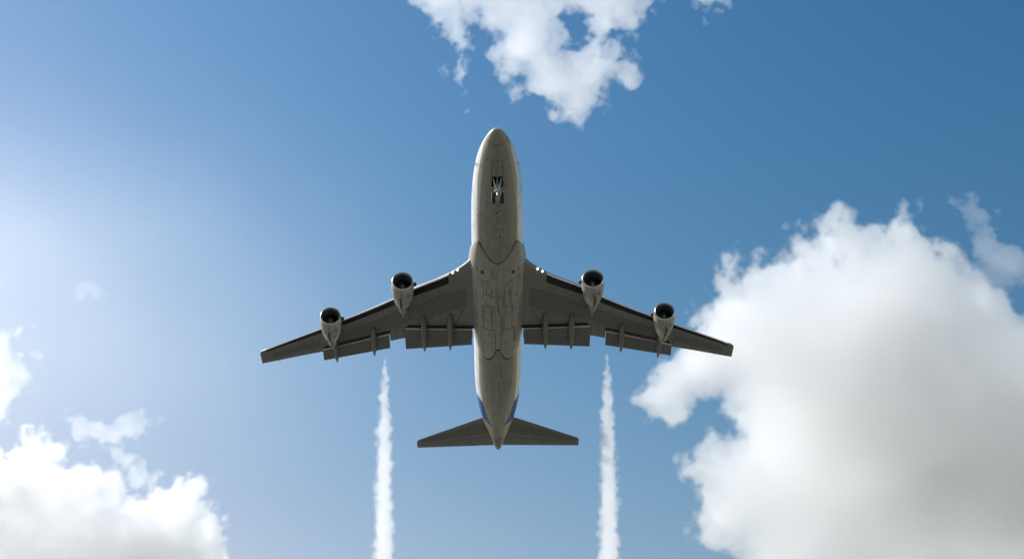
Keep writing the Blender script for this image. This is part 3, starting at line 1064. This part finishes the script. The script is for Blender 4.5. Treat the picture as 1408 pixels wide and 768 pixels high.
def surface_net(F):
    """closed surface F = 0 around F > 0, vertices in voxel units; F must be negative on its border"""
    ins = F > 0
    nx, ny, nz = F.shape
    cnt = np.zeros((nx - 1, ny - 1, nz - 1), np.int8)
    for dx in (0, 1):
        for dy in (0, 1):
            for dz in (0, 1):
                cnt += ins[dx:nx - 1 + dx, dy:ny - 1 + dy, dz:nz - 1 + dz]
    act = (cnt > 0) & (cnt < 8)
    idx = np.full(act.shape, -1, np.int32)
    cells = np.argwhere(act)
    idx[act] = np.arange(len(cells), dtype=np.int32)
    acc = np.zeros((len(cells), 3), np.float32)
    num = np.zeros(len(cells), np.float32)
    cx, cy_, cz = cells.T
    for ax in range(3):
        o1, o2 = [a for a in range(3) if a != ax]
        for d1 in (0, 1):
            for d2 in (0, 1):
                off = [0, 0, 0]
                off[o1], off[o2] = d1, d2
                a = F[cx + off[0], cy_ + off[1], cz + off[2]]
                off2 = list(off)
                off2[ax] = 1
                b = F[cx + off2[0], cy_ + off2[1], cz + off2[2]]
                hit = (a > 0) != (b > 0)
                t = np.where(hit, a / np.where(hit, a - b, 1), 0)
                p = np.array(off, np.float32)[None].repeat(len(cells), 0)
                p[:, ax] = t
                acc += p * hit[:, None]
                num += hit
    V = cells + acc / num[:, None]
    quads = []
    for ax in range(3):
        o1, o2 = [a for a in range(3) if a != ax]
        sl = [slice(1, -1)] * 3
        sl[ax] = slice(0, -1)
        s2 = list(sl)
        s2[ax] = slice(1, None)
        A, B = ins[tuple(sl)], ins[tuple(s2)]
        e = np.argwhere(A != B)
        flip = A[A != B]
        off = np.array([1, 1, 1])
        off[ax] = 0
        e = e + off
        def cell(d1, d2):
            c = e.copy()
            c[:, o1] -= d1
            c[:, o2] -= d2
            return idx[c[:, 0], c[:, 1], c[:, 2]]
        q = np.stack([cell(1, 1), cell(0, 1), cell(0, 0), cell(1, 0)], 1)
        fl = flip if ax != 1 else ~flip
        q[~fl] = q[~fl][:, ::-1]
        quads.append(q)
    return V, np.concatenate(quads)

def mesh_obj(name, V, Q, mat, parent=None):
    me = bpy.data.meshes.new(name)
    me.vertices.add(len(V))
    me.vertices.foreach_set("co", V.astype(np.float32).ravel())
    me.loops.add(len(Q) * 4)
    me.loops.foreach_set("vertex_index", Q[:, ::-1].astype(np.int32).ravel())      # (the frames used below are left-handed)
    me.polygons.add(len(Q))
    me.polygons.foreach_set("loop_start", np.arange(0, len(Q) * 4, 4, dtype=np.int32))
    me.materials.append(mat)
    me.update(calc_edges=True)
    o = bpy.data.objects.new(name, me)
    COL.objects.link(o)
    o.parent = parent
    return o

def poly_sd(U, V, pts):
    """signed distance to a polygon, positive inside"""
    d = np.full(U.shape, 1e9, np.float32)
    inside = np.zeros(U.shape, bool)
    n = len(pts)
    for i in range(n):
        x0, y0 = pts[i]
        x1, y1 = pts[(i + 1) % n]
        ex, ey = x1 - x0, y1 - y0
        t = np.clip(((U - x0) * ex + (V - y0) * ey) / (ex * ex + ey * ey + 1e-9), 0, 1)
        d = np.minimum(d, (U - x0 - t * ex) ** 2 + (V - y0 - t * ey) ** 2)
        if abs(y1 - y0) > 1e-9:
            inside ^= ((y0 > V) != (y1 > V)) & (U < (x1 - x0) * (V - y0) / (y1 - y0) + x0)
    return np.sqrt(d) * np.where(inside, 1, -1)

CR = Vector((1, 0, 0))
CU = Vector((0, -math.sin(CAM_E), math.cos(CAM_E)))
CF = Vector((0, math.cos(CAM_E), math.sin(CAM_E)))

def cloud(label, dist, pts, holes=(), vox=1.7, thin=(14.0, 14.0), cap=90.0, wl=30.0, amp=6.0, gain=0.74, octaves=6, big=0.0, shells=((0.0, 0.02),), seed=1, cat="cloud", group="white cumulus clouds in the sky"):
    """a body of cloud DIST metres away; pts outline it across the line of sight in units of 1/2100 of that distance; THIN sets its depth at the sunward and the far side"""
    rng = np.random.default_rng(seed)
    mpp = dist / 2100.0
    P = np.array(pts, float)
    P = np.stack([P[:, 0] - 704, 384 - P[:, 1]], 1)
    lo, hi = P.min(0) - 26, P.max(0) + 26
    us, vs = np.arange(lo[0], hi[0], vox), np.arange(lo[1], hi[1], vox)
    U, V = np.meshgrid(us, vs, indexing='ij')
    sd = poly_sd(U, V, P.tolist())
    for h in holes:
        H = [(a - 704, 384 - b) for a, b in h]
        sd = np.minimum(sd, -poly_sd(U, V, H))
    pos = np.maximum(sd, 0)
    pos = cap * (1 - np.exp(-pos / cap))
    sd = np.where(sd > 0, pos, sd)
    Rr = thin[0] + (thin[1] - thin[0]) * np.clip((U - lo[0]) / (hi[0] - lo[0]), 0, 1) ** 1.3
    wmax = float(np.sqrt(2 * Rr * (np.maximum(sd, 0) + 3.2 * amp + 1.6 * np.minimum(big, np.maximum(sd, 0) * .35))).max()) + 6
    ws = np.arange(-wmax, wmax, vox)
    shape = (len(us), len(vs), len(ws))
    F = amp * fbm(shape, vox, wl, octaves, gain, rng, True, 1.8)
    F += sd.astype(np.float32)[:, :, None]
    F -= (1 / (2 * Rr)).astype(np.float32)[:, :, None] * (ws ** 2).astype(np.float32)[None, None, :]
    if big:
        n2 = fbm(shape, vox, 130.0, 3, 0.62, rng)
        F += np.maximum(n2, -1.75) * np.clip(sd * .36 - 3, 0, big).astype(np.float32)[:, :, None]
    for ax in range(3):
        ed = [slice(None)] * 3
        for k in (0, 1, -1, -2):
            ed[ax] = k
            F[tuple(ed)] = np.minimum(F[tuple(ed)], -9)
    cen = (lo + hi) / 2
    base = CAM_P + CF * dist + CR * (cen[0] * mpp) + CU * (cen[1] * mpp)
    root = None
    for k, (iso, dens) in enumerate(shells):
        Vx, Q = surface_net(F - iso)
        if len(Q) == 0:
            continue
        u = (us[0] + Vx[:, 0] * vox) - cen[0]
        v = (vs[0] + Vx[:, 1] * vox) - cen[1]
        w = ws[0] + Vx[:, 2] * vox
        X = (np.outer(u, CR) + np.outer(v, CU) + np.outer(w, CF)) * mpp
        o = mesh_obj("cloud" if k == 0 else "cloud_core", X, Q, vapour("cloud_vapour", dens), root)
        if k == 0:
            root = o
            o.location = base
            tag(o, label, cat, group)
    return root

BIG = [(1157, 280), (1180, 304), (1207, 312), (1245, 300), (1272, 324), (1299, 341), (1316, 371), (1350, 388), (1380, 410), (1402, 434), (1480, 450), (1520, 560), (1520, 840), (1000, 840),
       (1025, 769), (1018, 749), (978, 742), (944, 716), (961, 695), (958, 668), (931, 658), (927, 635), (964, 628), (981, 601), (1008, 594), (991, 567), (1002, 553), (1000, 530),
       (958, 547), (938, 580), (897, 574), (866, 547), (914, 493), (940, 460), (961, 429), (978, 405), (988, 371), (1012, 351), (1020, 378), (1039, 365), (1072, 355), (1093, 338), (1116, 324), (1112, 307), (1140, 290)]
cloud("huge bright cumulus cloud beyond the wing tip shading to grey inside", 1700, BIG, thin=(10, 56), cap=130, gain=0.76, big=66, vox=1.9, shells=((-7, 0.006), (-2, 0.018), (4, 0.032)), seed=11)
cloud("small pale tuft with thin veil trailing above the huge cumulus", 1650, [(1313, 284), (1340, 268), (1360, 295), (1352, 306), (1398, 340), (1418, 372), (1385, 412), (1340, 400), (1330, 350), (1328, 306)], thin=(8, 8), shells=((1, 0.008), (6, 0.012)), vox=1.5, seed=21)
cloud("bright billowing cumulus with soft grey dents filling lower corner", 1500, [(-30, 612), (0, 611), (25, 617), (38, 624), (51, 598), (70, 594), (88, 619), (94, 643), (122, 638), (143, 658), (162, 675), (188, 683), (222, 668), (256, 662),
      (275, 673), (273, 688), (290, 696), (299, 722), (314, 768), (330, 840), (-120, 840), (-130, 640)], thin=(16, 26), cap=90, gain=0.76, big=60, shells=((-6, 0.006), (-2, 0.024), (4, 0.06)), seed=31)
cloud("ragged translucent cloud scrap floating just above the billowing cumulus", 1450, [(96, 570), (124, 583), (154, 577), (188, 579), (207, 596), (184, 600), (171, 607), (188, 624), (214, 654), (204, 677), (179, 666), (162, 641), (141, 619), (111, 602)], thin=(7, 7), wl=22, amp=5, shells=((-2, 0.014), (3, 0.02)), vox=1.4, seed=41)
cloud("lone white cloud cut by the picture edge beside hazy sky", 1480, [(-20, 455), (0, 459), (17, 463), (32, 487), (34, 508), (38, 530), (21, 542), (8, 581), (-60, 595), (-90, 520), (-80, 450)], thin=(10, 10), shells=((-6, 0.006), (-2, 0.016), (3, 0.022)), vox=1.5, seed=51)
TOP = [(566, 0), (593, 21), (593, 32), (611, 39), (621, 60), (629, 71), (625, 85), (634, 121), (643, 103), (639, 85), (647, 64), (638, 50), (639, 32), (657, 21), (675, 35), (682, 53), (666, 74), (685, 89), (696, 107), (714, 99), (725, 110),
       (703, 124), (728, 135), (753, 147), (803, 166), (834, 142), (824, 121), (842, 103), (863, 110), (875, 92), (845, 67), (838, 53), (852, 39), (875, 46), (898, 21), (900, 0), (890, -70), (590, -70)]
cloud("torn white cloud with a blue hole ahead of the aircraft nose", 1600, TOP, [[(768, 40), (775, 22), (792, 20), (808, 28), (812, 45), (803, 55), (795, 72), (782, 62)]], thin=(8, 11), cap=60, amp=5, gain=0.76, big=10, shells=((-6, 0.006), (-2, 0.018), (3, 0.026)), vox=1.5, seed=61)
cloud("tiny cloud fragment at the top edge next to the torn cloud", 1600, [(948, -2), (962, 10), (970, 15), (985, 11), (1000, 4), (1008, -12), (985, -34), (955, -30)], thin=(7, 7), wl=20, amp=4, shells=((-2, 0.018), (2, 0.03)), vox=1.4, seed=71)
cloud("faint solitary wisp of cloud on pale sky outboard of the engines", 1500, [(104, 394), (117, 386), (130, 392), (143, 404), (136, 408), (124, 399), (116, 412), (109, 412)], thin=(5, 5), wl=16, amp=4, shells=((-1.5, 0.006), (1.5, 0.008)), vox=1.2, seed=81)

def contrail(label, a, b, seed):
    """a puffed column of ice vapour from A to B (aircraft frame), widening with age"""
    rng = np.random.default_rng(seed)
    A, B = AIR @ Vector(a), AIR @ Vector(b)
    ax = (B - A)
    Ln = ax.length
    ax.normalize()
    e1 = ax.cross(Vector((0, 0, 1))).normalized()
    e2 = e1.cross(ax).normalized()
    vox = 0.15
    us = np.arange(-3.4, 3.4, vox)
    ts = np.arange(-1.0, Ln, vox)
    shape = (len(us), len(us), len(ts))
    rad = np.interp(ts, [-1, 0, 4, 12, 30, 60, 110], [.02, .16, .42, .72, 1.10, 1.45, 1.9]).astype(np.float32)
    mx = np.interp(ts, np.arange(-2, Ln + 4, 4.0), rng.normal(0, 1, len(np.arange(-2, Ln + 4, 4.0)))) * rad * .03
    D = np.sqrt((us[:, None, None] - mx[None, None, :]) ** 2 + us[None, :, None] ** 2).astype(np.float32)
    n = fbm(shape, vox, 1.1, 4, 0.65, rng, True)
    F = rad * 0.92 - D + n * np.minimum(rad, .2 + .55 * rad) * 0.24
    F = np.where(ts[None, None, :] < 14, F + lattice_noise(shape, [3, 3, 12], rng) * .05 * (1 - ts / 14).clip(0, 1), F).astype(np.float32)
    F[[0, -1]] = -1
    F[:, [0, -1]] = -1
    F[:, :, [0, -1]] = -1
    root = None
    for k, (iso, dens) in enumerate(((-0.30, 0.08), (-0.10, 0.18), (0.15, 0.42))):
        Vx, Q = surface_net(F - iso * np.minimum(1, rad)[None, None, :])
        u, v, t = us[0] + Vx[:, 0] * vox, us[0] + Vx[:, 1] * vox, ts[0] + Vx[:, 2] * vox
        X = np.outer(u, e1) + np.outer(v, e2) + np.outer(t, ax)
        o = mesh_obj("contrail" if k == 0 else "contrail_core", X, Q, vapour("trail_vapour", dens), root)
        if k == 0:
            root = o
            o.location = A
            tag(o, label, "contrail", "vapour trails behind the airliner")
contrail("white puffed vapour trail behind the wing on the hazy pale side of the sky", (-14.31, 42.7, -1.2), (-21.3, 150, -1.2), 91)
contrail("white puffed vapour trail behind the wing on the side of the huge cumulus", (13.84, 42.27, -1.2), (20.3, 150, -1.2), 92)

def veil():
    """very thin high haze that pales the blue; its depth swells and dies away without an edge"""
    dist, mpp = 2600.0, 2600.0 / 2100.0
    us, vs = np.linspace(-1500, 60, 96), np.linspace(-620, 420, 70)
    U, V = np.meshgrid(us, vs, indexing='ij')
    T = np.zeros_like(U)
    for cx_, cy_, a, b, h in ((-710, -10, 230, 170, 0.9), (-560, -90, 300, 160, 0.5), (-950, -40, 380, 220, 0.7), (-430, -40, 260, 210, .2)):
        T += h * np.exp(-((U - cx_) / a) ** 2 - ((V - cy_) / b) ** 2)
    rng = np.random.default_rng(5)
    n = lattice_noise((96, 70, 1), [9, 7, 4], rng)[:, :, 0] * .5 + lattice_noise((96, 70, 1), [4, 3.4, 4], rng)[:, :, 0] * .28
    T = T * (1 + .16 * n) - 0.01
    edge = np.minimum(np.minimum(U - us[0], us[-1] - U) / 200, np.minimum(V - vs[0], vs[-1] - V) / 120).clip(0, 1)
    T = np.maximum(T * edge, 0.0) * 130 + 0.02
    def pts(sgn):
        return [[CR * (u * mpp) + CU * (v * mpp) + CF * (sgn * t) for u, v, t in zip(ru, rv, rt)] for ru, rv, rt in zip(U, V, T)]
    A, B = pts(-1), pts(1)
    b = MB()
    b.grid(A)
    b.grid([r[::-1] for r in B])
    ring = lambda P: [p for p in P[0]] + [P[i][-1] for i in range(1, len(P))] + [p for p in P[-1][::-1]][1:] + [P[i][0] for i in range(len(P) - 2, -1, -1)]
    b.grid([ring(B), ring(A)])
    m = vapour("veil_vapour", 0.00095, (0.92, 0.97, 1.0), 0.62)
    for l in list(m.node_tree.links):
        if l.to_socket.name == 'Surface':
            m.node_tree.links.remove(l)
    o = b.build("haze_veil", [m])
    bm = bmesh.new()
    bm.from_mesh(o.data)
    bmesh.ops.remove_doubles(bm, verts=bm.verts, dist=1e-4)
    bmesh.ops.recalc_face_normals(bm, faces=bm.faces)
    bm.to_mesh(o.data)
    bm.free()
    o.location = CAM_P + CF * dist
    o["kind"] = "stuff"
    o["label"] = "thin high haze paling the blue sky on the sunny side"
    o["category"] = "haze"
veil()
